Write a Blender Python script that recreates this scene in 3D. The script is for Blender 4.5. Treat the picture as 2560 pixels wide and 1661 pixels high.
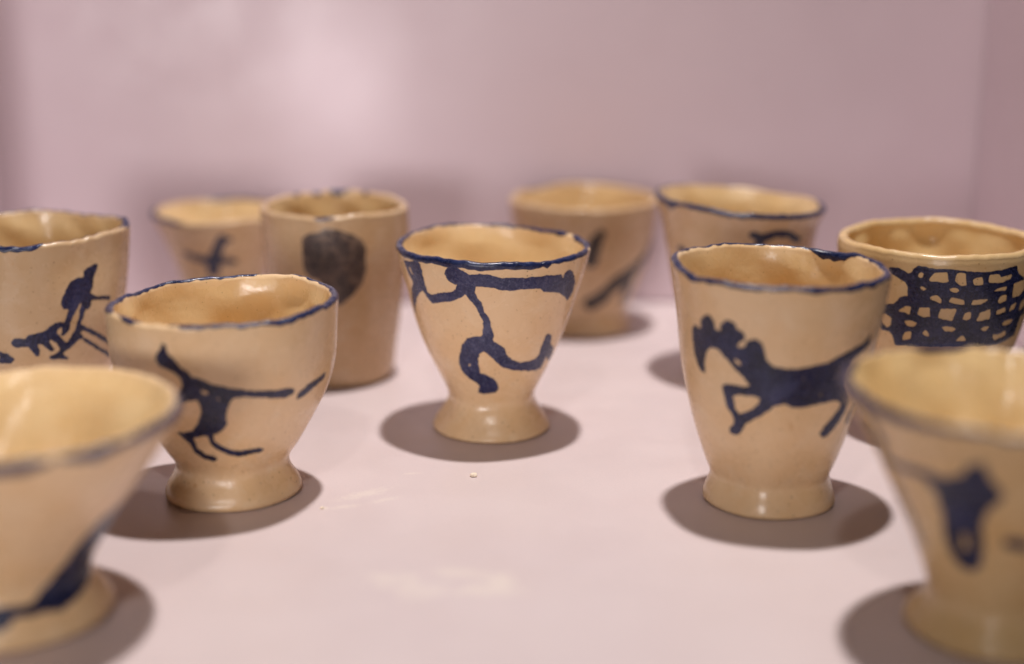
import bpy, math, random
import numpy as np

# ------------------------------------------------------------------ camera, light, exposure
sc = bpy.context.scene
for o in list(bpy.data.objects): bpy.data.objects.remove(o)
cam_d = bpy.data.cameras.new('camera'); cam = bpy.data.objects.new('camera', cam_d)
sc.collection.objects.link(cam); sc.camera = cam
cam.location = (0, 0, 0.182)
cam.rotation_euler = (math.radians(90 - 15.1), 0, 0)
cam_d.sensor_width = 36; cam_d.lens = 56.25
cam_d.clip_start = 0.02; cam_d.clip_end = 20
cam_d.dof.use_dof = True; cam_d.dof.focus_distance = 0.520; cam_d.dof.aperture_fstop = 3.0
cam_d.dof.aperture_blades = 0

world = bpy.data.worlds.new('World'); sc.world = world; world.use_nodes = True
wb = world.node_tree.nodes['Background']
wb.inputs[0].default_value = (1.0, 0.93, 0.92, 1); wb.inputs[1].default_value = 0.015

def area(name, loc, target, size, watts, col, shape='SQUARE', size_y=None, spread=180):
    d = bpy.data.lights.new(name, 'AREA'); d.shape = shape; d.size = size
    if size_y: d.size_y = size_y
    d.energy = watts; d.color = col; d.spread = math.radians(spread)
    o = bpy.data.objects.new(name, d); sc.collection.objects.link(o); o.location = loc
    from mathutils import Vector
    o.rotation_euler = (Vector(target) - Vector(loc)).to_track_quat('-Z', 'Y').to_euler()
    return o
# the case lamp straight above the shelf, and the softer gallery lights in front of the case
area('case_lamp', (0.07, 0.575, 1.10), (0.0, 0.56, 0.0), 0.050, 12.1, (1.0, 0.945, 0.92), 'DISK')
area('gallery_ceiling_lamp', (-0.12, -0.42, 1.02), (0.0, 0.55, 0.03), 0.062, 2.2, (1.0, 0.94, 0.90))
def spot(name, loc, target, deg, watts, col, radius):
    d = bpy.data.lights.new(name, 'SPOT'); d.energy = watts; d.color = col
    d.spot_size = math.radians(deg); d.spot_blend = 1.0; d.shadow_soft_size = radius
    o = bpy.data.objects.new(name, d); sc.collection.objects.link(o); o.location = loc
    from mathutils import Vector
    o.rotation_euler = (Vector(target) - Vector(loc)).to_track_quat('-Z', 'Y').to_euler()
spot('gallery_front_lamp', (-0.44, -1.25, 0.25), (-0.10, 0.68, 0.085), 22, 61, (1.0, 0.93, 0.92), 0.20)
spot('added_wall_glow_spot', (-0.30, -0.25, 0.55), (-0.084, 0.727, 0.104), 8.0, 5, (1.0, 1.0, 0.99), 0.02)  # added spot, stands in for the wide halo of a reflected wall glow
spot('added_wall_glow_spot', (-0.24, -0.30, 0.58), (-0.080, 0.727, 0.101), 3.6, 19, (0.95, 1.0, 0.98), 0.02)  # second added spot, makes the bright core of that glow

sc.view_settings.view_transform = 'Standard'; sc.view_settings.look = 'None'
sc.view_settings.exposure = 0.0; sc.view_settings.gamma = 1.0; sc.view_settings.use_curve_mapping = False
sc.render.engine = 'CYCLES'

# ------------------------------------------------------------------ pottery surfaces (millimetres)
RAD = math.pi / 180
def smooth(pts, n=16):
    """Catmull-Rom through (z, r) points"""
    p = np.array(pts, float); out = []
    p = np.vstack([2 * p[0] - p[1], p, 2 * p[-1] - p[-2]])
    for i in range(1, len(p) - 2):
        t = np.linspace(0, 1, n, endpoint=False)[:, None]
        a, b, c, d = p[i - 1], p[i], p[i + 1], p[i + 2]
        out.append(0.5 * (2 * b + (c - a) * t + (2 * a - 5 * b + 4 * c - d) * t ** 2 + (3 * b - a - 3 * c + d) * t ** 3))
    out.append(p[-2][None]); return np.vstack(out)

class Pot:
    """A hand-made cup wall: theta 0 faces the room, s = mm from the lip (down the outside +, down the inside -)."""
    def __init__(self, name, loc, prof, th=2.6, oval=0.0, phi=90, tilt=(0, 0), lean=(0, 0), waist=None,
                 well=12, seed=1, rough=0.32, rimw=0.45, rimkeys=None):
        self.name, self.loc, self.oval, self.phi, self.tilt, self.lean = name, loc, oval, phi * RAD, tilt, lean
        self.waist = waist; rough = rough * 1.35
        o = smooth(prof)                      # foot -> lip, outside: (z, r)
        z0, r0 = o[0]; zt, rt_ = o[-1]
        self.zt = zt
        d = o[-1] - o[-8]; d /= np.linalg.norm(d)     # direction of the wall at the lip (dz, dr)
        nin = np.array([d[1], -d[0]])                  # towards the inside
        cen = o[-1] + nin * th / 2
        arc = [cen - nin * th / 2 * math.cos(a) + d * th / 2 * 1.0 * math.sin(a) for a in np.linspace(0, math.pi, 19)]
        # inner wall: offset of the outer one
        tang = np.gradient(o, axis=0); tang /= np.linalg.norm(tang, axis=1)[:, None] + 1e-9
        thv = th * (1 + 0.9 * np.clip((zt - o[:, 0]) / zt, 0, 1))
        inn = o + np.stack([tang[:, 1], -tang[:, 0]], 1) * thv[:, None]
        inn = inn[(o[:, 0] > well - 2) & (inn[:, 0] > well) & (np.arange(len(o)) < len(o) - 6)][::-1]
        rb = inn[-1][1]
        bot = [np.array([well - 2.5 * math.sin(a) , rb * math.cos(a)]) for a in np.linspace(0.15, math.pi / 2, 12)]
        under = [np.array([z0 + 0.0, 0.0]), np.array([z0, r0 * 0.5]), np.array([z0, r0 - 1.0]), np.array([z0 + 0.08, r0 - 0.5]), np.array([z0 + 0.35, r0 - 0.12])]
        o2 = o[o[:, 0] > z0 + 0.9]
        P = np.vstack([under, o2[:-1], arc, inn, bot])
        L = np.concatenate([[0], np.cumsum(np.linalg.norm(np.diff(P, axis=0), axis=1))])
        top = len(under) + len(o2) - 1 + 9
        S_ = L[top] - L                         # + outside, - inside
        self.S, self.Z, self.R = S_[::-1], P[::-1, 0], P[::-1, 1]
        self.smin, self.smax = S_.min(), S_.max()
        self.s_foot = self.smax - L[3]
        if waist is not None:
            k = len(under) + np.argmin(np.abs(o2[:, 0] - waist)); self.s_waist = S_[k]
        rg = np.random.RandomState(seed)
        self.rt = [(k, rg.uniform(0, 6.28), rimw * rg.uniform(.5, 1) / (1 + .25 * k)) for k in (2, 3, 5, 7, 9, 13, 17)]
        self.rt += [(k, rg.uniform(0, 6.28), rimw * rg.uniform(.05, .16)) for k in (19, 23, 31, 37, 44)]
        self.rn = [(rg.randint(1, 7), rg.uniform(-.16, .16), rg.uniform(0, 6.28), rough * rg.uniform(.4, 1) / 3) for _ in range(14)]
        self.ri = [(rg.randint(3, 12), rg.uniform(-.3, .3), rg.uniform(0, 6.28), rough * rg.uniform(.4, 1) / 2.2) for _ in range(12)]
        self.rimkeys = rimkeys
    def pos(self, th, s):
        th = np.asarray(th, float); s = np.asarray(s, float)
        z = np.interp(s, self.S, self.Z); r = np.interp(s, self.S, self.R)
        w = np.clip(z / self.zt, 0, 1)
        n = sum(a * np.sin(k * th + m * z + p) for k, m, p, a in self.rn)
        inside = np.clip((-s - 1.5) / 6, 0, 1)
        n = n + inside * sum(a * np.sin(k * th + m * z + p) for k, m, p, a in self.ri)
        fade = np.clip(r / 8, 0, 1) * np.clip(z / 4 + .25, 0, 1)
        rr = r * (1 + self.oval * np.cos(2 * (th - self.phi))) + n * fade
        wz = sum(a * np.sin(k * th + p) for k, p, a in self.rt)
        dz = w ** 4 * wz + w * w * (self.tilt[0] * np.sin(th) + self.tilt[1] * np.cos(th)) * np.clip(r / 10, 0, 1)
        x = rr * np.sin(th) + self.lean[0] * w; y = -rr * np.cos(th) + self.lean[1] * w
        return np.stack([x, y, z + dz], -1)
    def nor(self, th, s):
        e = 0.004; h = 0.06
        a = self.pos(th + e, s) - self.pos(th - e, s)
        b = self.pos(th, np.asarray(s) - h) - self.pos(th, np.asarray(s) + h)
        n = np.cross(a, b); return n / (np.linalg.norm(n, axis=-1)[..., None] + 1e-12)

POTS = {}
def pot(name, *a, **k): POTS[name] = Pot(name, *a, **k)
# rim keys: theta (deg), glaze width inside, glaze width outside (mm; negative = bare)
pot('center', (-7.3, 544.9), [(0, 20.5), (1.2, 20.8), (3.5, 19.7), (6.5, 17.7), (9.5, 16.0), (12.2, 15.4), (15.2, 16.2), (20.9, 18.7), (30.1, 22.6), (39.1, 26.0), (48.1, 29.0), (59.5, 32.4), (65.6, 33.7)],
    th=2.3, waist=10.8, tilt=(-.5, 0), seed=11, lean=(.6, 0), oval=.012, phi=60,
    rimkeys=[(-180, 1.1, 1.6), (-165, .5, 1.4), (-150, 1.2, 1.2), (-120, .8, 1.3), (-85, 1.6, 1.0), (-60, .8, 2.0), (-20, .6, 2.3), (10, .6, 2.4), (24, .6, 2.2), (30, .8, .9), (33, .8, 2.2), (36, .8, .8), (50, .8, 1.2), (66, .8, 1.4), (80, .9, .3), (95, 1.8, 1.3), (112, 2.0, 1.2), (120, -.4, -.2), (128, 2.2, 1.4), (150, 1.4, 1.5)])
pot('dog', (-88.5, 479.7), [(0, 20.4), (1.8, 20.8), (4.4, 20.0), (7.4, 18.3), (10.4, 17.4), (13.0, 18.0), (17.2, 20.7), (26.3, 25.4), (34.2, 29.3), (43.1, 32.2), (51.8, 33.5), (61.6, 34.3)],
    th=2.6, waist=9.6, seed=23, oval=.045, phi=120, rough=.42, tilt=(.3, 0), well=14, lean=(-.5, 0),
    rimkeys=[(-180, 1.0, 1.7), (-150, 1.2, 1.7), (-120, .9, 1.6), (-90, 1.5, 1.6), (-70, 1.0, 1.5), (-55, .1, .3), (-40, 1.0, .9), (-32, .2, -.1), (-22, .2, -.1), (-8, 1.0, .9), (20, 1.0, 1.0), (60, .9, 1.5), (90, .9, 1.3), (130, .6, 1.4), (148, .4, 1.4), (155, -.4, .2), (166, -.3, .2), (172, .8, 1.6)])
pot('horse', (80.9, 473.0), [(0, 19.7), (1.2, 20.0), (4.2, 19.4), (7.2, 18.4), (9.8, 18.1), (14.3, 19.9), (23.2, 23.0), (34.7, 26.1), (46.7, 28.5), (59.9, 30.1), (67, 31.1), (73.9, 32.2)],
    th=2.6, waist=9.2, seed=37, rough=.42, oval=.02, phi=80, tilt=(-.9, 0),
    rimkeys=[(-180, .6, 1.4), (-150, .7, 1.4), (-110, .5, 1.3), (-90, .9, .7), (-60, .8, 1.2), (-20, .8, 1.2), (0, .8, .9), (10, 1.0, 2.0), (20, .8, .9), (45, 1.0, 1.8), (55, .8, .9), (90, 1.2, 1.2), (115, .8, 1.4), (132, 3.4, 1.4), (142, 3.2, 1.4), (152, .8, 1.4)])
pot('net', (148.9, 547.6), [(0, 21), (1.3, 21.3), (4.5, 19.6), (9, 17.8), (12.5, 18.6), (20, 22.6), (29.7, 27.0), (41.3, 30.4), (54, 33.2), (64, 34.3), (67.4, 34.0)],
    th=3.5, waist=10, seed=41, rimw=.35, rough=.4, oval=.02, phi=100, rimkeys=[(-180, -9, -9), (-156, -9, -9), (-151, 1.2, 1.4), (-146, -9, -9), (0, -9, -9)])
pot('sled', (-171.2, 556.9), [(0, 22), (1.3, 22.3), (5, 20.6), (10, 19.2), (13.5, 22), (18, 26), (26, 30.2), (38, 31.6), (50, 32.1), (60, 32.4), (68.6, 33.2)],
    th=2.6, waist=10.2, seed=53, oval=.02, phi=95, rough=.42, rimw=.7,
    rimkeys=[(-180, .5, 1.0), (-90, .8, 1.2), (0, .9, 1.5), (20, .9, 1.3), (28, .9, .1), (50, .7, -.1), (62, 2.0, -.2), (70, .2, -.2), (80, -.2, -.2), (95, 1.4, .9), (130, .6, 1.0)])
pot('farleft', (-124.9, 674.9), [(0, 20), (1.3, 20.2), (5, 18.2), (10, 15.2), (13.5, 15.2), (20, 16.6), (30, 19.4), (37.3, 22.2), (44.8, 25.6), (52.2, 28.9)],
    th=2.6, waist=11.4, seed=61, oval=.0, rimkeys=[(-180, 1.8, .8), (-165, 2.4, .8), (-150, -.5, 0), (-110, -.2, .5), (-90, 1.4, 1.4), (-60, .4, 1.6), (-30, .2, 1.2), (-10, -.5, -.5), (20, -.5, -.3), (90, 1.2, 1.4), (140, 1.4, 1.4)])
pot('barrel', (-69.0, 610.6), [(0, 20.8), (1.2, 21.4), (3.6, 22.0), (12.4, 23.0), (26.9, 25.2), (44.2, 26.9), (55.7, 28.0), (67.2, 28.6)],
    th=2.8, seed=71, rough=.4, rimw=.4, lean=(.6, 0), rimkeys=[(-180, 2.4, 1), (-172, 2.6, 1), (-166, -1, -1), (-158, 2.4, .6), (-150, -1, -1), (-138, 2.0, .5), (-128, -2, -2), (-20, -2, -2), (-8, -.2, 1.2), (4, -.2, 1.2), (14, -2, -2), (150, -2, -2), (158, 2.2, .6), (166, -1, -1)])
pot('lizard', (31.3, 685.1), [(0, 21.6), (1.3, 22.1), (4, 21.2), (8.4, 20.2), (13.5, 21.3), (21.3, 24.6), (33.9, 28.6), (44, 30.7), (56.4, 32.2)],
    th=2.8, waist=8.8, seed=83, rimkeys=[(-180, .3, .6), (-150, .6, 1.4), (-130, 1.0, 1.6), (-110, -1, -.5), (-30, -1, -1), (10, -1, -1), (18, .3, .5), (28, -1, -1), (120, -.5, -.2), (150, .2, .8)])
pot('spiral', (88.8, 613.4), [(0, 20), (1.3, 20.3), (5, 18.9), (10, 17.4), (13.5, 18.1), (22, 21.2), (35, 25.2), (50.6, 28.4), (57, 29.4), (63.5, 30.9), (68.2, 32.9)],
    th=2.4, waist=10.6, seed=97, tilt=(-2.4, .4), rimkeys=[(-180, .6, 1.2), (-120, 1.0, 1.4), (-90, 1.0, 1.2), (-72, .9, 1.0), (-62, .9, 3.0), (-54, .9, .6), (-40, .9, 1.4), (0, .8, 1.4), (60, .9, 1.3), (85, 1.6, 1.4), (120, -.2, .8), (145, .2, .9)])
pot('rfront', (125.6, 379.5), [(0, 22.2), (1.3, 22.7), (3.6, 22.0), (7.0, 19.6), (10.5, 18.3), (15.0, 18.8), (25.0, 22.2), (34.5, 26.5), (41.5, 30.0), (50.9, 34.6), (62.2, 41.5)],
    th=3.0, waist=11, seed=103, oval=.05, phi=70, rough=.5, lean=(0, 0), tilt=(-1.5, 0),
    rimkeys=[(-180, .6, 1.2), (-172, 2.8, 1.6), (-160, 2.8, 1.6), (-152, .6, 1.2), (-125, .5, 1.2), (-112, 2.2, 1.8), (-95, 1.4, 2.0), (-60, .6, 1.4), (-30, .3, .8), (10, .2, .4), (60, .5, 1.0)])
pot('lfront', (-132.0, 388.7), [(0, 25.2), (1.3, 25.7), (3.6, 25.2), (8, 22.2), (11.5, 20.3), (15, 20.6), (24.2, 25.2), (33.3, 31.2), (40.7, 36.3), (47, 40.4), (53.2, 44.2)],
    th=3.0, waist=12.4, seed=113, oval=.03, phi=115, rough=.4, tilt=(.8, 0), lean=(1.5, 0),
    rimkeys=[(-180, .3, .8), (-90, .5, 1.2), (-30, .4, .8), (-6, .5, 1.6), (4, .2, .3), (12, .6, 2.4), (24, .8, 2.6), (34, .2, .4), (48, 1.0, 2.6), (58, .3, .6), (72, .6, 1.6), (90, .7, 1.6), (130, .3, .8)])
# painted figures: outlines laid on each wall, (theta degrees, mm below the lip); strokes also carry a half width in mm
PAINT = {}
PAINT['center'] = {
 'poly':[[(-17.1,3.8),(-12.2,5.0),(-6.8,3.9),(-0.7,4.6),(6.8,5.9),(12.5,5.7),(20.5,5.7),(28.9,5.3),(35.6,5.4),(43.6,5.9),(46.2,7.9),(47.1,5.7),(50.7,5.0),(54.7,6.4),(61.5,11.1),(62.7,14.8),(58.1,17.6),(53.5,15.3),(45.3,12.9),(32.9,11.3),(30.6,9.8),(23.4,9.8),(17.1,10.0),(11.1,10.4),(4.1,9.6),(-2.8,8.7),(-9.8,8.7),(-10.1,11.3),(-8.6,13.4),(-6.0,15.2),(-4.7,18.7),(-1.8,20.8),(-0.5,23.9),(1.7,27.5),(0.9,29.7),(5.4,31.4),(10.1,33.0),(12.3,35.9),(18.3,38.3),(25.8,39.8),(33.8,39.7),(41.4,39.2),(43.7,37.4),(44.3,33.4),(45.5,30.1),(48.7,29.5),(52.8,30.9),(54.6,34.1),(64.1,37.2),(67.9,41.4),(63.9,42.3),(58.4,40.9),(54.7,38.8),(54.6,41.6),(52.9,44.1),(42.8,44.3),(27.6,43.2),(15.9,42.1),(7.8,40.5),(1.8,37.5),(-2.3,35.4),(-6.3,34.1),(-9.4,35.2),(-11.3,37.4),(-11.3,40.9),(-10.7,43.8),(-4.4,44.8),(2.1,46.3),(6.7,48.7),(8.1,51.0),(4.4,52.7),(-9.3,53.2),(-14.9,52.5),(-13.9,50.6),(-12.1,49.8),(-15.2,48.4),(-23.2,46.3),(-28.2,43.8),(-30.4,40.4),(-27.5,36.8),(-23.2,32.1),(-19.1,29.9),(-13.5,28.8),(-7.1,28.2),(-5.7,25.9),(-5.7,22.3),(-8.0,19.1),(-10.0,16.7),(-13.6,14.4),(-16.4,12.2),(-20.8,14.0),(-27.9,15.7),(-35.9,16.6),(-43.0,17.5),(-46.6,15.3),(-49.2,13.0),(-54.3,14.6),(-61.6,18.3),(-74.0,25.0),(-71.2,19.5),(-65.2,14.9),(-58.2,11.0),(-62.0,8.3),(-65.3,3.5),(-56.3,3.5),(-50.6,2.1),(-47.2,3.0),(-46.1,6.5),(-46.0,10.2),(-45.2,13.3),(-41.7,14.3),(-35.8,13.4),(-26.7,12.1),(-22.3,11.0),(-21.2,9.1)]],
 'cap':[[(-22.3,5.4,3.28),(-21.5,5.7,3.17)],[(78.6,23.5,0.4),(78.9,25.0,0.52)]],
 'dot':[[(-58.7,5.8,0.5),(-57.0,7.6,0.56)],[(-19.5,40.2,0.51),(-19.5,40.5,0.51)]]}
PAINT['dog'] = {
 'poly':[[(-20.8,5.8),(-19.7,6.8),(-19.0,9.5),(-16.0,11.2),(-12.6,13.8),(-8.2,16.1),(-2.7,17.2),(2.0,18.7),(10.5,20.2),(17.5,21.1),(25.9,22.2),(36.1,23.0),(46.2,23.5),(51.5,24.5),(50.6,25.7),(46.1,26.4),(36.7,25.5),(28.3,24.5),(19.5,23.4),(12.8,23.4),(10.1,25.5),(7.7,29.2),(8.0,32.8),(5.5,35.4),(1.1,36.9),(-2.1,37.3),(-1.5,40.1),(2.8,42.5),(12.0,44.6),(22.1,44.8),(31.7,45.0),(37.1,46.1),(35.1,46.8),(23.9,46.6),(14.8,47.1),(7.6,45.8),(-0.3,43.7),(-4.2,41.3),(-4.6,37.4),(-8.7,37.9),(-16.5,39.5),(-16.2,43.4),(-11.8,46.1),(-3.7,46.9),(-2.1,47.9),(-4.7,49.0),(-13.3,48.2),(-19.4,45.6),(-21.1,41.7),(-25.3,39.3),(-28.1,37.6),(-22.5,37.7),(-14.5,36.2),(-8.9,32.8),(-5.6,28.3),(-5.4,25.6),(-7.1,23.9),(-12.4,24.1),(-22.3,27.7),(-35.5,32.5),(-36.4,31.1),(-23.2,25.1),(-16.0,21.9),(-13.7,19.9),(-13.5,17.4),(-15.1,15.7),(-19.7,14.0),(-24.7,13.1),(-26.3,11.7),(-24.4,9.0),(-22.0,7.6)],[(54.9,28.2),(56.0,26.1),(63.0,24.4),(71.8,23.9),(76.5,23.0),(79.3,22.8),(78.8,24.6),(74.9,25.3),(67.9,26.5),(59.7,28.2),(56.8,28.6)]],
 'dot':[[(-3.5,21.1,0.77),(-1.3,21.5,0.71)],[(3.7,21.7,0.33),(5.0,24.7,0.38)],[(1.0,32.5,0.33),(1.2,32.9,0.33)]]}
PAINT['horse'] = {
 'poly':[[(-56.2,30.3),(-59.9,30.1),(-62.7,28.2),(-65.8,25.1),(-66.9,21.3),(-66.9,17.8),(-62.6,16.4),(-57.9,16.8),(-55.6,13.2),(-52.0,11.8),(-48.7,12.1),(-46.7,13.8),(-45.5,16.3),(-42.6,16.0),(-41.2,13.6),(-37.5,12.4),(-33.8,12.8),(-31.9,14.6),(-28.5,15.4),(-27.3,16.6),(-29.2,18.3),(-31.1,20.1),(-28.0,19.9),(-25.5,17.7),(-21.3,16.8),(-17.6,17.9),(-16.3,20.5),(-15.0,23.0),(-11.2,25.1),(-3.9,25.6),(3.6,25.6),(13.5,24.8),(22.6,23.9),(28.9,22.3),(35.6,21.1),(44.7,19.8),(49.6,18.3),(52.1,16.6),(52.6,19.9),(47.3,21.7),(38.2,23.9),(34.1,26.9),(34.0,30.2),(36.1,33.1),(41.3,36.3),(43.8,38.7),(42.4,42.0),(39.4,44.6),(35.6,47.2),(31.4,49.0),(28.0,49.2),(25.8,47.6),(27.7,45.5),(32.9,42.6),(36.5,40.1),(37.9,38.1),(33.1,36.7),(22.7,37.1),(11.3,38.0),(3.0,37.9),(-2.5,36.7),(-8.9,37.6),(-15.3,40.3),(-22.0,42.4),(-27.8,44.6),(-31.3,47.8),(-35.7,49.0),(-40.7,48.7),(-40.2,47.2),(-36.4,45.4),(-35.2,43.4),(-39.4,40.7),(-41.8,36.8),(-42.5,33.5),(-40.5,32.4),(-34.1,32.4),(-27.3,32.5),(-24.0,31.6),(-28.6,29.0),(-35.2,26.3),(-40.6,23.6),(-45.5,21.8),(-50.6,22.0),(-54.5,23.9),(-55.7,27.0)]],
 'hole':[[(-35.7,35.9),(-31.4,35.1),(-20.7,34.8),(-16.8,35.2),(-19.3,37.7),(-24.7,40.1),(-31.9,41.5),(-34.7,39.6)]],
 'cap':[[(50.6,40.1,0.5),(49.8,43.6,0.81),(49.0,45.6,0.75)]],
 'dot':[[(-33.2,24.5,0.55),(-31.0,25.3,0.54)],[(7.1,28.4,0.3),(8.7,28.9,0.3)],[(16.7,26.1,0.36),(19.1,26.0,0.36)],[(19.6,34.3,0.43),(22.5,34.5,0.43)],[(-30.9,19.8,0.72),(-28.0,18.6,0.72)]]}
PAINT['net'] = {
 'poly':[[(-42.5,6.8),(-39.6,6.5),(-36.7,6.4),(-33.9,7.1),(-30.5,7.8),(-28.8,7.4),(-27.9,6.0),(-25.2,4.9),(-21.0,5.1),(-14.7,5.3),(-7.0,5.5),(0.9,6.1),(9.2,6.7),(18.0,6.5),(24.4,6.1),(29.2,5.4),(33.7,5.1),(34.9,6.9),(37.2,8.8),(41.1,9.7),(59.7,25.3),(53.4,26.4),(54.0,29.8),(54.6,33.1),(42.3,34.3),(31.9,34.8),(15.4,34.6),(-4.6,34.4),(-23.4,34.9),(-39.3,35.3),(-39.8,33.8),(-40.2,31.7),(-42.0,30.4),(-47.5,30.2),(-50.3,29.1),(-51.7,26.8),(-50.8,24.2),(-49.2,21.8),(-47.6,19.9),(-43.8,20.0),(-39.0,19.4),(-36.7,18.1),(-35.6,16.7),(-32.2,15.9),(-30.5,16.1),(-31.1,14.6),(-31.0,12.6),(-32.4,11.5),(-35.9,10.6),(-40.6,9.4),(-42.7,8.3)]],
 'hole':[[(-24.9,8.5),(-23.7,7.6),(-22.4,7.6),(-22.5,9.2),(-24.1,9.3)],[(-18.5,9.6),(-16.1,6.9),(-9.7,6.9),(-8.4,9.8),(-13.1,10.1)],[(-4.6,9.8),(-3.7,7.3),(0.5,7.1),(1.9,11.3),(-0.8,11.3)],[(5.3,9.4),(6.9,9.1),(10.2,8.6),(11.7,11.2),(6.8,11.1)],[(15.4,10.6),(15.3,8.1),(21.0,8.1),(22.6,9.2),(30.0,8.4),(29.6,9.6),(24.3,10.6)],[(-23.5,12.6),(-22.0,12.2),(-20.0,12.9),(-21.6,13.7)],[(-7.3,12.5),(-5.5,12.2),(-2.1,13.2),(-3.5,13.9),(-6.1,13.3)],[(19.3,13.6),(22.3,12.8),(27.4,12.7),(27.3,13.6)],[(-17.3,16.0),(-14.2,14.8),(-11.3,16.3),(-11.4,17.6),(-14.5,16.9)],[(-6.8,17.0),(-5.4,15.8),(1.4,16.6),(2.4,18.2),(-2.2,17.9)],[(6.4,18.3),(7.1,16.7),(16.6,16.6),(12.8,18.0)],[(23.4,17.5),(24.7,15.9),(28.7,15.3),(28.9,17.4),(25.1,18.3)],[(-35.4,21.8),(-31.4,20.0),(-28.9,20.0),(-29.3,22.4)],[(-24.2,22.3),(-23.5,20.0),(-18.0,19.7),(-16.8,22.9),(-21.1,22.9)],[(-12.0,23.1),(-10.8,19.9),(-2.1,20.0),(-3.7,24.3)],[(2.7,23.8),(3.9,21.5),(7.0,21.3),(7.4,23.5),(5.2,24.0)],[(11.9,24.2),(12.9,21.7),(19.5,20.0),(19.8,23.9)],[(24.5,22.4),(24.3,21.1),(29.6,20.1),(30.5,21.6)],[(34.4,21.9),(35.1,19.8),(38.9,19.3),(38.9,21.1)],[(-32.5,25.4),(-29.6,25.1),(-24.7,25.6),(-26.0,26.9),(-30.2,26.8)],[(-9.4,26.7),(-4.4,26.5),(-0.9,27.2),(-3.5,28.3),(-7.0,28.1)],[(-21.0,29.2),(-19.5,28.1),(-17.7,29.3),(-17.0,30.2),(-20.0,29.9)],[(15.1,27.6),(18.1,26.8),(21.2,26.9),(19.5,28.3)],[(30.9,26.5),(33.3,25.6),(41.8,25.6),(40.6,27.1),(33.6,27.1)],[(25.7,30.3),(31.1,30.6),(37.1,29.9),(40.0,31.5),(29.8,32.4)],[(-48.7,24.2),(-44.0,23.9),(-40.3,25.1),(-40.8,27.7),(-43.8,28.4),(-47.0,26.9)],[(34.1,16.7),(33.4,11.8),(42.3,11.3),(44.5,14.7),(41.2,16.4)],[(46.3,22.7),(45.3,19.7),(49.0,19.1),(53.5,22.1)],[(-33.2,32.5),(-31.9,29.3),(-28.3,29.2),(-28.6,31.8)],[(0.5,31.8),(4.4,29.9),(7.5,31.8)]]}
PAINT['sled'] = {
 'poly':[[(57.3,10.1),(59.1,10.7),(57.8,12.6),(55.4,14.4),(54.3,15.4),(53.8,17.7),(52.2,18.9),(50.8,19.9),(54.5,21.2),(63.2,22.3),(67.5,22.8),(66.7,23.9),(60.2,22.9),(53.5,22.3),(51.3,22.1),(51.2,23.9),(49.6,24.9),(47.7,25.0),(46.5,25.9),(44.9,28.1),(43.7,30.4),(46.6,31.1),(51.9,33.1),(58.0,35.5),(67.2,39.1),(66.2,40.0),(58.1,37.0),(51.1,34.3),(45.9,32.3),(43.7,32.5),(43.3,33.7),(46.7,35.6),(52.2,37.9),(58.6,40.6),(69.3,44.0),(70.0,45.9),(58.8,41.7),(49.8,38.0),(43.7,35.3),(41.5,36.0),(37.9,37.7),(33.5,39.4),(32.0,40.0),(35.7,42.2),(23.2,41.2),(24.0,40.4),(29.1,39.5),(31.7,38.1),(29.4,36.3),(25.4,34.2),(22.6,34.0),(24.5,35.9),(27.1,38.4),(24.9,38.5),(22.9,37.5),(19.7,35.7),(16.3,35.3),(17.3,38.0),(17.0,40.0),(15.3,39.9),(13.8,38.2),(11.4,36.0),(8.0,36.1),(3.8,36.2),(1.6,35.6),(1.1,34.4),(3.1,33.2),(7.1,33.3),(9.4,33.5),(11.3,32.2),(16.7,31.8),(20.9,31.3),(24.4,29.9),(28.7,28.9),(31.8,28.5),(33.4,29.3),(31.2,30.3),(28.7,31.7),(29.7,33.0),(33.7,35.8),(35.1,36.3),(38.0,34.5),(40.2,32.2),(42.4,29.0),(44.6,24.5),(46.0,21.7),(42.9,23.5),(40.2,26.1),(38.4,27.2),(37.5,28.7),(37.0,31.1),(34.6,32.6),(32.4,33.4),(31.9,32.8),(33.0,30.4),(34.9,27.7),(37.2,25.1),(38.0,24.1),(34.6,23.8),(32.8,22.3),(33.3,20.5),(36.0,18.7),(36.9,16.9),(40.0,14.7),(43.1,13.9),(47.5,14.0),(49.2,13.1),(49.1,11.9),(52.0,11.1),(55.5,10.9)],[(-7.1,37.9),(-2.9,38.7),(1.6,40.6),(-0.9,42.0),(-8.3,42.1)]]}
PAINT['farleft'] = {
 'cap':[[(10.5,8.0,1.18),(5.7,14.2,1.54),(0.8,19.2,1.9),(-1.3,25.0,1.79)],[(-30.1,16.2,0.6),(-15.9,18.1,1.07),(-1.0,19.9,1.67)],[(18.3,8.9,0.47),(10.5,8.7,0.83)],[(0.7,19.5,1.55),(14.9,19.6,0.95),(24.7,20.5,0.48)]]}
PAINT['barrel'] = {
 'poly':[[(-19.1,9.4),(-14.8,7.2),(-8.2,6.8),(-0.6,5.1),(8.8,6.0),(17.5,8.0),(26.7,10.6),(29.7,13.5),(29.0,17.8),(29.7,22.2),(26.7,27.0),(20.7,30.1),(13.7,33.2),(7.8,35.0),(3.3,33.0),(-2.2,29.5),(-7.3,24.4),(-14.3,24.1),(-18.9,21.5),(-20.0,17.1)]],
 'dot':[[(21.9,12.8,0.53),(24.8,14.5,0.69)],[(-10.7,12.4,0.26),(-9.6,12.7,0.26)],[(-19.2,23.5,0.32),(-16.8,24.2,0.32)]]}
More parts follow.
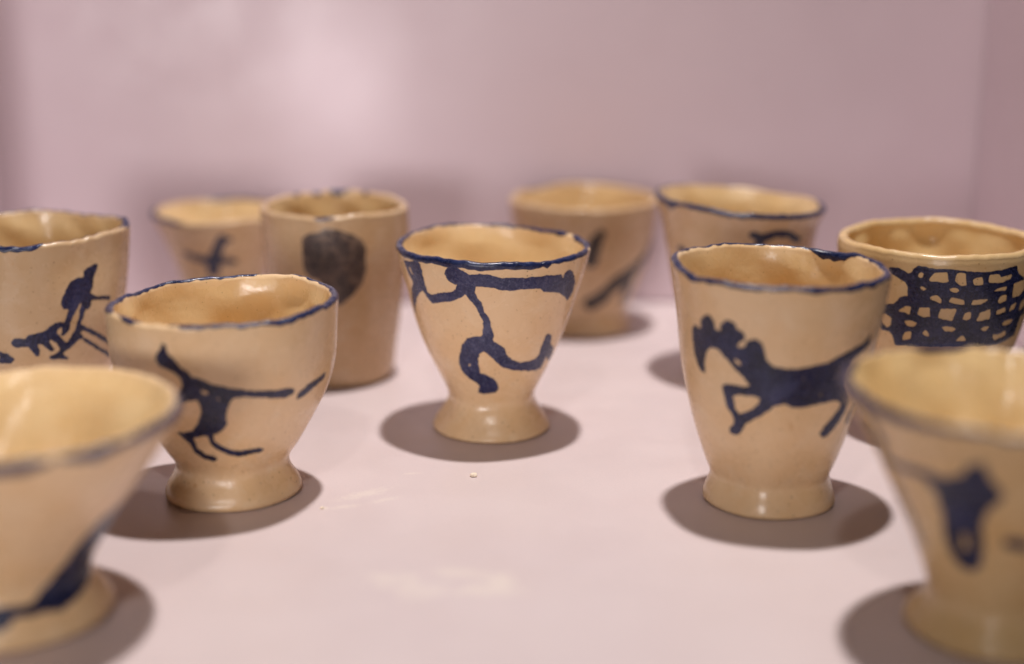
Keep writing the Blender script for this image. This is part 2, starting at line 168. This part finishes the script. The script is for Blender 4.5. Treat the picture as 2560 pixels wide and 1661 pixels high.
PAINT['lizard'] = {
 'cap':[[(11.0,10.9,1.18),(6.8,14.4,2.24),(3.8,19.5,2.6),(3.9,23.8,2.08)],[(81.6,16.5,1.04),(64.5,24.7,1.94),(46.9,31.2,3.14),(31.3,34.8,3.13),(23.3,37.9,2.28),(17.1,41.7,2.95),(7.0,44.5,2.96)],[(46.5,35.3,2.3),(49.1,43.4,2.13)]]}
PAINT['spiral'] = {
 'cap':[[(0.9,8.9,0.73),(8.3,10.1,1.16),(17.4,8.3,0.95),(27.9,8.3,0.74),(38.9,11.3,0.74)],[(8.4,10.3,0.95),(5.7,13.1,1.16),(2.1,17.4,1.37)],[(-60.2,18.7,0.54),(-55.4,19.3,0.75)]]}
PAINT['rfront'] = {
 'poly':[[(-58.3,17.9),(-46.2,18.2),(-37.1,15.7),(-33.7,12.1),(-28.7,10.5),(-26.6,15.3),(-21.2,19.4),(-23.9,22.6),(-28.9,26.1),(-31.5,30.8),(-31.5,37.9),(-32.5,43.6),(-37.7,46.1),(-45.8,45.7),(-50.9,43.0),(-52.8,37.8),(-50.8,30.6),(-51.0,23.1)]],
 'hole':[[(-42.7,34.3),(-38.8,34.5),(-38.4,38.7),(-41.7,41.8),(-44.1,39.3)]],
 'cap':[[(-76.6,6.6,1.36),(-75.7,11.0,1.58),(-80.8,17.5,1.28)],[(-82.0,19.7,0.75),(-64.7,18.7,0.73),(-53.1,18.0,0.93)],[(-79.4,25.8,0.43),(-76.0,35.3,0.43),(-74.2,43.4,0.43)],[(-15.3,35.2,1.34),(-8.1,35.3,1.34)]]}
PAINT['lfront'] = {
 'poly':[[(89.4,18.2),(89.8,26.0),(70.7,30.0),(65.4,35.4),(58.4,42.6),(48.6,48.0),(30.6,53.4),(52.0,55.2),(74.2,52.5),(91.5,49.9),(79.0,42.8),(92.6,38.8),(90.1,29.3),(89.4,20.0)]],
 'cap':[[(10.0,52.9,0.51),(30.5,53.7,0.72),(38.3,53.1,1.04)],[(10.8,54.9,1.64),(5.0,55.5,1.64)]]}

# ------------------------------------------------------------------ materials
def new_mat(name):
    m = bpy.data.materials.new(name); m.use_nodes = True
    nt = m.node_tree; return m, nt, nt.nodes['Principled BSDF']
def N(nt, typ, **kw):
    n = nt.nodes.new(typ)
    for k, v in kw.items():
        if k.startswith('i_'): n.inputs[k[2:].replace('_', ' ')].default_value = v
        else: setattr(n, k, v)
    return n
def noise(nt, vec, scale, detail=3, rough=.5, dist=0.0):
    n = N(nt, 'ShaderNodeTexNoise'); nt.links.new(vec, n.inputs['Vector'])
    n.inputs['Scale'].default_value = scale; n.inputs['Detail'].default_value = detail
    n.inputs['Roughness'].default_value = rough; n.inputs['Distortion'].default_value = dist
    return n.outputs['Fac']
def ramp(nt, fac, a, b, va=0.0, vb=1.0):
    n = N(nt, 'ShaderNodeMapRange'); n.interpolation_type = 'SMOOTHSTEP'
    nt.links.new(fac, n.inputs['Value'])
    n.inputs['From Min'].default_value = a; n.inputs['From Max'].default_value = b
    n.inputs['To Min'].default_value = va; n.inputs['To Max'].default_value = vb
    return n.outputs['Result']
def mixc(nt, fac, a, b, mode='MIX'):
    n = N(nt, 'ShaderNodeMix', data_type='RGBA', blend_type=mode)
    for sock, v in ((n.inputs['Factor'], fac), (n.inputs['A'], a), (n.inputs['B'], b)):
        pass
    ins = [i for i in n.inputs if i.enabled]
    for sock, v in zip((n.inputs[0], n.inputs[6], n.inputs[7]), (fac, a, b)):
        if isinstance(v, (int, float)): sock.default_value = v
        elif isinstance(v, tuple): sock.default_value = (*v, 1) if len(v) == 3 else v
        else: nt.links.new(v, sock)
    return n.outputs[2]
def math_(nt, op, a, b=None):
    n = N(nt, 'ShaderNodeMath', operation=op)
    for i, v in enumerate((a, b)):
        if v is None: continue
        if isinstance(v, (int, float)): n.inputs[i].default_value = v
        else: nt.links.new(v, n.inputs[i])
    return n.outputs[0]
def bump(nt, h, strength, dist, prev=None):
    n = N(nt, 'ShaderNodeBump'); nt.links.new(h, n.inputs['Height'])
    n.inputs['Strength'].default_value = strength; n.inputs['Distance'].default_value = dist
    if prev is not None: nt.links.new(prev, n.inputs['Normal'])
    return n.outputs['Normal']

def clay_colour(nt, base, warm, pale):
    co = N(nt, 'ShaderNodeTexCoord').outputs['Object']
    c = mixc(nt, ramp(nt, noise(nt, co, 55, 4, .55), .36, .68), base, warm)
    c = mixc(nt, ramp(nt, noise(nt, co, 130, 3, .6), .52, .74, 0, .55), c, pale)
    # iron specks of two sizes, each with its own strength
    for scale, rad, amount in ((640, .21, .65), (240, .080, .85)):
        v = N(nt, 'ShaderNodeTexVoronoi'); nt.links.new(co, v.inputs['Vector']); v.inputs['Scale'].default_value = scale
        keep = ramp(nt, math_(nt, 'MULTIPLY', N_sep(nt, v.outputs['Color']), 1.0), .55, .95)
        spot = math_(nt, 'MULTIPLY', ramp(nt, v.outputs['Distance'], rad * .55, rad, amount, 0), keep)
        c = mixc(nt, spot, c, (.16, .075, .03))
    # rusty blushes
    c = mixc(nt, ramp(nt, noise(nt, co, 330, 2, .5), .69, .80, 0, .5), c, (.52, .25, .08))
    # hairline crazing in a few places
    v = N(nt, 'ShaderNodeTexVoronoi', feature='DISTANCE_TO_EDGE'); v.inputs['Scale'].default_value = 120
    wv = N(nt, 'ShaderNodeVectorMath', operation='ADD'); nt.links.new(co, wv.inputs[0])
    nz = N(nt, 'ShaderNodeTexNoise'); nt.links.new(co, nz.inputs['Vector']); nz.inputs['Scale'].default_value = 300
    sv = N(nt, 'ShaderNodeVectorMath', operation='SCALE'); nt.links.new(nz.outputs['Color'], sv.inputs[0]); sv.inputs['Scale'].default_value = .006
    nt.links.new(sv.outputs[0], wv.inputs[1]); nt.links.new(wv.outputs[0], v.inputs['Vector'])
    cr = math_(nt, 'MULTIPLY', ramp(nt, v.outputs['Distance'], .004, .016, 1, 0), ramp(nt, noise(nt, co, 70, 2), .58, .70, 0, .38))
    c = mixc(nt, cr, c, (.25, .13, .06))
    return co, c
def N_sep(nt, col):
    n = N(nt, 'ShaderNodeSeparateColor'); nt.links.new(col, n.inputs[0]); return n.outputs[0]

def clay_mat(name, base, warm, pale, rough=.24):
    m, nt, b = new_mat(name); co, c = clay_colour(nt, base, warm, pale)
    at = N(nt, 'ShaderNodeAttribute', attribute_name='inside')      # honey colour mixed in down the inside of the bowl
    honey = mixc(nt, ramp(nt, noise(nt, co, 70, 3), .35, .7), (.800, .590, .300), (.760, .520, .230))
    c = mixc(nt, math_(nt, 'MULTIPLY', at.outputs['Fac'], .75), c, mixc(nt, .22, honey, c))
    nt.links.new(c, b.inputs['Base Color'])
    nt.links.new(ramp(nt, noise(nt, co, 160, 3), .3, .7, rough - .06, rough + .1), b.inputs['Roughness'])
    n1 = bump(nt, noise(nt, co, 95, 3, .5), .30, .0012)
    n2 = bump(nt, noise(nt, co, 900, 3, .6), .22, .00025, n1)
    nt.links.new(n2, b.inputs['Normal'])
    b.inputs['Specular IOR Level'].default_value = .5
    return m
def paint_mat(name, clay, deep, mid, thin, rough=.28, wash=(95, .56, .74, .65)):
    m, nt, b = new_mat(name); co, c = clay_colour(nt, *clay)
    p = mixc(nt, ramp(nt, noise(nt, co, 140, 4, .6), .35, .66), deep, mid)
    p = mixc(nt, ramp(nt, noise(nt, co, 1100, 3, .75), .46, .70, 0, .85), p, thin)
    p = mixc(nt, ramp(nt, noise(nt, co, wash[0], 3, .55), wash[1], wash[2], 0, wash[3]), p, thin)
    at = N(nt, 'ShaderNodeAttribute', attribute_name='cover')
    edge = ramp(nt, math_(nt, 'ADD', at.outputs['Fac'], math_(nt, 'MULTIPLY', math_(nt, 'SUBTRACT', noise(nt, co, 1500, 2), .5), .35)), .02, .62)
    nt.links.new(mixc(nt, edge, c, p), b.inputs['Base Color'])
    nt.links.new(ramp(nt, noise(nt, co, 500, 3), .3, .7, rough - .08, rough + .14), b.inputs['Roughness'])
    n1 = bump(nt, noise(nt, co, 95, 3, .5), .30, .0012)
    n2 = bump(nt, noise(nt, co, 1100, 4, .7), .35, .0004, n1)
    nt.links.new(n2, b.inputs['Normal'])
    return m
CLAYS = {'sand': ((.775, .552, .330), (.750, .508, .278), (.795, .600, .390)),
         'ochre': ((.660, .455, .230), (.635, .415, .190), (.690, .505, .285)),
         'brown': ((.570, .395, .235), (.530, .345, .185), (.610, .445, .290))}
MC = {k: clay_mat('glazed_%s_stoneware' % k, *v) for k, v in CLAYS.items()}
MP = {k: paint_mat('cobalt_brushwork_on_%s' % k, v, (.012, .016, .062), (.026, .031, .094), (.095, .102, .190)) for k, v in CLAYS.items()}
MD = {k: paint_mat('dense_cobalt_brushwork_on_%s' % k, v, (.006, .007, .025), (.012, .015, .052), (.045, .052, .135)) for k, v in CLAYS.items()}
MR = {k: paint_mat('cobalt_rim_on_%s' % k, v, (.006, .010, .040), (.013, .020, .070), (.040, .052, .125), .15) for k, v in CLAYS.items()}
ML = {k: paint_mat('dark_brown_brushwork_on_%s' % k, v, (.022, .014, .012), (.040, .027, .024), (.09, .06, .05), .34) for k, v in CLAYS.items()}
MB = {k: paint_mat('iron_brown_brushwork_on_%s' % k, v, (.022, .016, .020), (.060, .044, .046), (.22, .15, .11), .34, (260, .45, .72, .75)) for k, v in CLAYS.items()}

def board_mat(name, base, var, rough, spots=()):
    m, nt, b = new_mat(name); co = N(nt, 'ShaderNodeTexCoord').outputs['Object']
    c = mixc(nt, ramp(nt, noise(nt, co, 9, 4, .55), .35, .68), base, var)
    c = mixc(nt, ramp(nt, noise(nt, co, 1400, 2, .7), .45, .72, 0, .22), c, tuple(np.array(base) * .80))
    for (x, y, rx, ry, ang, amt, ns) in spots:          # scuffs and dusty smears
        mp = N(nt, 'ShaderNodeMapping', vector_type='TEXTURE'); nt.links.new(co, mp.inputs['Vector'])
        mp.inputs['Location'].default_value = (x, y, 0); mp.inputs['Rotation'].default_value = (0, 0, math.radians(ang))
        mp.inputs['Scale'].default_value = (rx, ry, 1)
        ln = N(nt, 'ShaderNodeVectorMath', operation='LENGTH'); nt.links.new(mp.outputs[0], ln.inputs[0])
        f = ramp(nt, math_(nt, 'ADD', ln.outputs['Value'], math_(nt, 'MULTIPLY', math_(nt, 'SUBTRACT', noise(nt, co, ns, 4, .7), .5), 2.2)), .05, 1.15, amt * .75, 0)
        c = mixc(nt, f, c, (.84, .76, .66))
    nt.links.new(c, b.inputs['Base Color'])
    nt.links.new(ramp(nt, noise(nt, co, 40, 4, .6), .3, .7, rough - .07, rough + .09), b.inputs['Roughness'])
    n1 = bump(nt, noise(nt, co, 700, 3, .6), .16, .0004)
    nt.links.new(n1, b.inputs['Normal'])
    return m
SPOTS = [(-.034, .411, .010, .008, 0, .40, 160), (-.0246, .403, .010, .007, 20, .35, 160), (-.0151, .4156, .009, .006, 0, .40, 180),
         (-.0035, .4103, .007, .007, 0, .50, 200), (-.007, .404, .012, .006, 0, .40, 160), (-.047, .477, .012, .0035, 35, .45, 500),
         (-.040, .472, .007, .002, 30, .35, 700), (-.033, .496, .004, .0012, 10, .4, 900), (-.0585, .4645, .0016, .0013, 0, .9, 300), (-.052, .466, .006, .0022, 20, .4, 600)]
M_floor = board_mat('painted_shelf_board', (.660, .560, .558), (.632, .532, .535), .42, SPOTS)
M_wall = board_mat('painted_case_wall', (.615, .490, .530), (.600, .475, .515), .38)

# ------------------------------------------------------------------ the case
def mesh_obj(name, verts, faces, mat, parent=None, smooth_=True):
    me = bpy.data.meshes.new(name); me.from_pydata([tuple(v) for v in verts], [], faces); me.update()
    if smooth_: me.polygons.foreach_set('use_smooth', [True] * len(me.polygons))
    me.materials.append(mat)
    o = bpy.data.objects.new(name, me); sc.collection.objects.link(o)
    if parent: o.parent = parent
    return o
def slab(name, lo, hi, mat, bev=.0015):
    import bmesh
    bm = bmesh.new(); bmesh.ops.create_cube(bm, size=1)
    for v in bm.verts: v.co = [lo[i] + (v.co[i] + .5) * (hi[i] - lo[i]) for i in range(3)]
    bmesh.ops.bevel(bm, geom=list(bm.edges), offset=bev, segments=2, affect='EDGES')
    me = bpy.data.meshes.new(name); bm.to_mesh(me); bm.free(); me.materials.append(mat)
    o = bpy.data.objects.new(name, me); sc.collection.objects.link(o); o['kind'] = 'structure'
    return o
XL, XR, YB, YF, HT = -.2355, .2122, .7274, .20, .46
slab('shelf_floor', (XL - .012, YF, -.018), (XR + .012, YB + .012, 0), M_floor)
slab('back_wall', (XL - .012, YB, .0002), (XR + .012, YB + .012, HT), M_wall)
YS = .625
slab('wall_left', (XL - .012, YS, .0002), (XL, YB - .0003, HT), M_wall)
slab('wall_right', (XR, YS, .0002), (XR + .012, YB - .0003, HT), M_wall)

# ------------------------------------------------------------------ pottery meshes
MM = .001
def grid_mesh(p, name, s0, s1, nseg, step, mat, parent):
    ss = [s for s in np.arange(s0, s1, step)] + [s1]
    if s0 < 3 and s1 > -3:
        ss = sorted(set([round(s, 4) for s in ss if abs(s) > 3.2] + [round(s, 4) for s in np.arange(-3.2, 3.21, .2)]))
    ss = np.array(ss)
    th = np.linspace(-math.pi, math.pi, nseg, endpoint=False)
    T_, S_ = np.meshgrid(th, ss); V = p.pos(T_, S_).reshape(-1, 3); Nn = p.nor(T_, S_).reshape(-1, 3)
    n, k = len(ss), nseg
    i, j = np.meshgrid(np.arange(n - 1), np.arange(k), indexing='ij'); j2 = (j + 1) % k
    F_ = np.stack([i * k + j, (i + 1) * k + j, (i + 1) * k + j2, i * k + j2], -1).reshape(-1, 4)[:, ::1].tolist()
    V = V.tolist(); Nn = Nn.tolist()
    if s0 <= p.smin + .2: F_.append(list(range(k - 1, -1, -1))[::-1])
    if s1 >= p.smax - .2: F_.append([(n - 1) * k + q for q in range(k)][::-1])
    o = mesh_obj(name, np.array(V) * MM, F_, mat, parent)
    at = o.data.attributes.new('inside', 'FLOAT', 'POINT')
    at.data.foreach_set('value', np.clip((-S_.reshape(-1) - .8) / 3, 0, 1).astype(np.float32))
    try: o.data.normals_split_custom_set_from_vertices(Nn)
    except Exception as e: print('normals', e)
    return o

def march(p, name, f, th, ss, mat, parent, lift=.045, dome=.07):
    """mesh of the area f > 0 on the grid, laid on the wall"""
    ns, nt_ = f.shape; verts = {}; V = []; faces = []
    f = np.where(np.abs(f) < 1e-4, 1e-4, f)
    def gv(i, j):
        k = ('g', i, j)
        if k not in verts: verts[k] = len(V); V.append((th[j], ss[i], f[i, j]))
        return verts[k]
    def ev(i, j, i2, j2):
        k = ('e', min((i, j), (i2, j2)), max((i, j), (i2, j2)))
        if k not in verts:
            a = f[i, j] / (f[i, j] - f[i2, j2]); verts[k] = len(V)
            V.append((th[j] + a * (th[j2] - th[j]), ss[i] + a * (ss[i2] - ss[i]), 0.0))
        return verts[k]
    ins = f > 0
    anyi = ins[:-1, :-1] | ins[1:, :-1] | ins[:-1, 1:] | ins[1:, 1:]
    for i, j in zip(*np.nonzero(anyi)):
        cs = [(i, j), (i + 1, j), (i + 1, j + 1), (i, j + 1)]; poly = []
        for a in range(4):
            c, d = cs[a], cs[(a + 1) % 4]
            if ins[c]: poly.append(gv(*c))
            if ins[c] != ins[d]: poly.append(ev(*c, *d))
        if len(poly) > 2: faces.append([int(q) for q in poly])
    if not faces: return None
    # separate strokes become separate parts
    up = list(range(len(V)))
    def find(a):
        while up[a] != a: up[a] = up[up[a]]; a = up[a]
        return a
    for fc in faces:
        r0 = find(fc[0])
        for v in fc[1:]: up[find(v)] = r0
    groups = {}
    for fc in faces: groups.setdefault(find(fc[0]), []).append(fc)
    big = sorted((g for g in groups.values() if len(g) >= 40), key=len, reverse=True)
    A0 = np.array(V)
    for gi, g in enumerate(big):
        idx = sorted({v for fc in g for v in fc}); mp = {v: i for i, v in enumerate(idx)}
        lay(p, name if gi == 0 or name == 'rim_glaze' else 'brush_stroke', A0[idx], [[mp[v] for v in fc] for fc in g], mat, parent, lift, dome)

def lay(p, name, A, faces, mat, parent, lift, dome):
    nn = p.nor(A[:, 0], A[:, 1])
    e = np.clip(A[:, 2] / .7, 0, 1); e = e * e * (3 - 2 * e)
    W = p.pos(A[:, 0], A[:, 1]) + nn * (lift + dome * e)[:, None]
    o = mesh_obj(name, W * MM, faces, mat, parent)
    at = o.data.attributes.new('cover', 'FLOAT', 'POINT')
    at.data.foreach_set('value', np.clip(A[:, 2] / .42, 0, 1).astype(np.float32))
    return o

def poly_sd(U, S, pts):
    d = np.full(U.shape, 1e9); inside = np.zeros(U.shape, bool); n = len(pts)
    for a in range(n):
        x1, y1 = pts[a]; x2, y2 = pts[(a + 1) % n]
        ex, ey = x2 - x1, y2 - y1; L = ex * ex + ey * ey + 1e-12
        t = np.clip(((U - x1) * ex + (S - y1) * ey) / L, 0, 1)
        d = np.minimum(d, (U - x1 - t * ex) ** 2 + (S - y1 - t * ey) ** 2)
        if abs(ey) > 1e-9:
            c = ((y1 > S) != (y2 > S)) & (U < (x2 - x1) * (S - y1) / (y2 - y1) + x1); inside ^= c
    return np.where(inside, 1, -1) * np.sqrt(d)
def cap_d(p, W, st):
    best = np.full(W.shape[:2], -1e9)
    for (a1, s1, r1), (a2, s2, r2) in zip(st[:-1], st[1:]):
        m = max(2, int(max(abs(a2 - a1) / 5, abs(s2 - s1) / 3)) + 1); t = np.linspace(0, 1, m + 1)
        q = p.pos((a1 + (a2 - a1) * t) * RAD, s1 + (s2 - s1) * t); rr = r1 + (r2 - r1) * t
        for k in range(m):
            e = q[k + 1] - q[k]; tt = np.clip(((W - q[k]) @ e) / (e @ e + 1e-9), 0, 1)
            dd = np.linalg.norm(W - q[k] - tt[..., None] * e, axis=-1)
            best = np.maximum(best, rr[k] + (rr[k + 1] - rr[k]) * tt - dd)
    return best
def jitter(U, S, seed, amp):
    rg = np.random.RandomState(seed); o = 0
    for _ in range(16):
        w = 2 * math.pi / rg.uniform(.9, 5.5); a = rg.uniform(0, 6.28)
        o = o + np.sin(U * w * math.cos(a) + S * w * math.sin(a) + rg.uniform(0, 6.28))
    return o * amp / 3.0
def paint(p, name, data, mat, parent, step, seed, bias, amp=.10, blur=1):
    allp = [q[:2] for key in ('poly', 'cap') for pl in data.get(key, []) for q in pl]
    rad = max([q[2] for pl in data.get('cap', []) for q in pl] + [0]) + 1
    ta, sa = np.array(allp).T
    Rm = float(np.interp(sa.mean(), p.S, p.R))
    th = np.arange(ta.min() * RAD - rad / Rm * 1.4, ta.max() * RAD + rad / Rm * 1.4, step / Rm)
    ss = np.arange(max(.8, sa.min() - rad), min(p.s_foot - .4, sa.max() + rad), step)
    TH, SS = np.meshgrid(th, ss); W = p.pos(TH, SS); U = TH * Rm
    f = np.full(TH.shape, -9.0)
    cv = lambda pl: [(a * RAD * Rm, s) for a, s in pl]
    for pl in data.get('poly', []): f = np.maximum(f, poly_sd(U, SS, cv(pl)))
    for pl in data.get('cap', []): f = np.maximum(f, cap_d(p, W, pl))
    for pl in data.get('hole', []): f = np.minimum(f, -poly_sd(U, SS, cv(pl)))
    for pl in data.get('dot', []): f = np.minimum(f, -cap_d(p, W, pl))
    f = np.clip(f, -2, 2)
    for _ in range(blur):
        g = f.copy(); g[1:-1] = (f[:-2] + 2 * f[1:-1] + f[2:]) / 4; f = g.copy(); g[:, 1:-1] = (f[:, :-2] + 2 * f[:, 1:-1] + f[:, 2:]) / 4; f = g
    f = f + bias + jitter(U, SS, seed, amp)
    return march(p, name, f, th, ss, mat, parent)
def rim_glaze(p, mat, parent, step, seed):
    k = sorted(p.rimkeys); a0 = np.array([q[0] for q in k]) * RAD
    R0 = float(np.interp(0, p.S, p.R)); n = int(2 * math.pi * R0 / step)
    th = np.linspace(-math.pi, math.pi, n + 1); ss = np.arange(-5.2, 5.2, min(step, .3))
    per = lambda i: np.interp(th, np.concatenate([a0 - 2 * math.pi, a0, a0 + 2 * math.pi]), np.tile([q[i] for q in k], 3))
    rg = np.random.RandomState(seed)
    wob = lambda amp: sum(amp * rg.uniform(.4, 1) / 2.2 * np.sin(m * th + rg.uniform(0, 6.28)) for m in (5, 8, 13, 19, 27, 38, 52))
    th_in, th_out = per(1) + .35 * (per(1) > .5) + wob(.26), per(2) + .65 * (per(2) > .6) + wob(.26)
    TH, SS = np.meshgrid(th, ss)
    off = .35 * float(p.S[np.argmin(np.abs(p.S))])
    f = np.minimum(th_out[None] - SS, SS + th_in[None]) + jitter(TH * R0, SS, seed + 5, .07)
    f = np.clip(f, -2, 2); f[0] = f[-1] = -1
    return march(p, 'rim_glaze', f, th, ss, mat, parent, lift=.05, dome=.13)

# ------------------------------------------------------------------ the cups
INFO = {   # clay, brush material, name of the painted figure, label, mesh fineness
 'center': ('sand', MP, 'painted_runner', 'conical footed cup with a blue running stick figure, alone in the middle of the shelf', 1.0),
 'dog': ('sand', MD, 'painted_dog', 'oval footed cup with a blue long-tailed dog, behind the large cup at the left edge', 1.0),
 'horse': ('sand', MD, 'painted_horse', 'tall footed cup with a leaping blue horse, right of the running figure cup', 1.0),
 'net': ('ochre', MD, 'painted_net', 'thick-lipped cup with a dense blue net pattern and bare rim at the right edge', 1.0),
 'sled': ('brown', MD, 'painted_rider', 'straight-sided cup with a small blue rider and animal, cut by the left edge', 1.0),
 'farleft': ('brown', MD, 'painted_bird', 'blurred flaring cup with a small blue bird-like cross, farthest back on the left', .7),
 'barrel': ('brown', MB, 'painted_patch', 'footless barrel-shaped cup with a round dark brown patch, back left', .8),
 'lizard': ('brown', ML, 'painted_lizard', 'blurred wide cup with thin dark brown lizard strokes behind the middle cup', .7),
 'spiral': ('brown', MD, 'painted_tail', 'flaring cup with a curled blue stroke, behind the leaping horse cup', .8),
 'rfront': ('ochre', MD, 'painted_animal', 'large blurred cup with a dark blue star-shaped animal in the right front corner', .8),
 'lfront': ('sand', MD, 'painted_stripe', 'large blurred wide cup with a diagonal dark blue stripe in the left front corner', .8),
}
for idx, (key, p) in enumerate(POTS.items()):
    clay, brush, fig, label, q = INFO[key]
    root = bpy.data.objects.new('pottery_cup', None); sc.collection.objects.link(root)
    root.empty_display_size = .01; root.location = (p.loc[0] * MM, p.loc[1] * MM, 0.0002)
    root['label'] = label; root['category'] = 'cup'; root['group'] = 'hand painted stoneware cups on the shelf'
    nseg = int(200 * q); st = .9 / q
    if p.waist is not None:
        grid_mesh(p, 'bowl', p.smin, p.s_waist, nseg, st, MC[clay], root)
        grid_mesh(p, 'foot', p.s_waist, p.smax, nseg, .5 / q, MC[clay], root)
    else:
        grid_mesh(p, 'bowl', p.smin, p.smax, nseg, st, MC[clay], root)
    rim_glaze(p, MR[clay] if brush is MP or True else None, root, .40 / q, idx * 7 + 3)
    paint(p, fig, PAINT[key], brush[clay], root, (.25 if key == 'center' else .33) / q, idx * 13 + 1, {'center': .25, 'dog': .36, 'horse': .30, 'net': -.04, 'sled': .34, 'rfront': .6, 'lfront': 1.0, 'barrel': .4}.get(key, .85))

# ------------------------------------------------------------------ crumbs on the board
def crumb(loc, dims, rz, label, mat, seed):
    rg = np.random.RandomState(seed); import bmesh
    bm = bmesh.new(); bmesh.ops.create_icosphere(bm, subdivisions=2, radius=1)
    for v in bm.verts:
        c = v.co; k = 1 + rg.uniform(-.16, .16)
        m = max(abs(c.x), abs(c.y), abs(c.z)); bx = c / m
        c2 = (c * .45 + bx * .55) * k
        v.co = (c2.x * dims[0] / 2, c2.y * dims[1] / 2, max(c2.z, -.8) * dims[2] / 2 + dims[2] * .4)
    me = bpy.data.meshes.new('crumb'); bm.to_mesh(me); bm.free(); me.materials.append(mat)
    o = bpy.data.objects.new('crumb', me); sc.collection.objects.link(o)
    o.location = loc; o.rotation_euler.z = rz
    o['label'] = label; o['category'] = 'crumb'; o['group'] = 'crumbs of clay on the shelf'
mcr, nt, b = new_mat('dry_clay_crumb'); co = N(nt, 'ShaderNodeTexCoord').outputs['Object']
nt.links.new(mixc(nt, noise(nt, co, 1500, 3), (.80, .66, .48), (.88, .80, .68)), b.inputs['Base Color']); b.inputs['Roughness'].default_value = .8
crumb((-.01256, .49296, .0001), (.0023, .0019, .0013), .2, 'tiny pale crumb lying on the bare board in front of the middle cup', mcr, 3)
crumb((-.0588, .4644, .0001), (.0012, .0011, .0006), .7, 'tiny white fleck on the board right of the dog cup', mcr, 8)
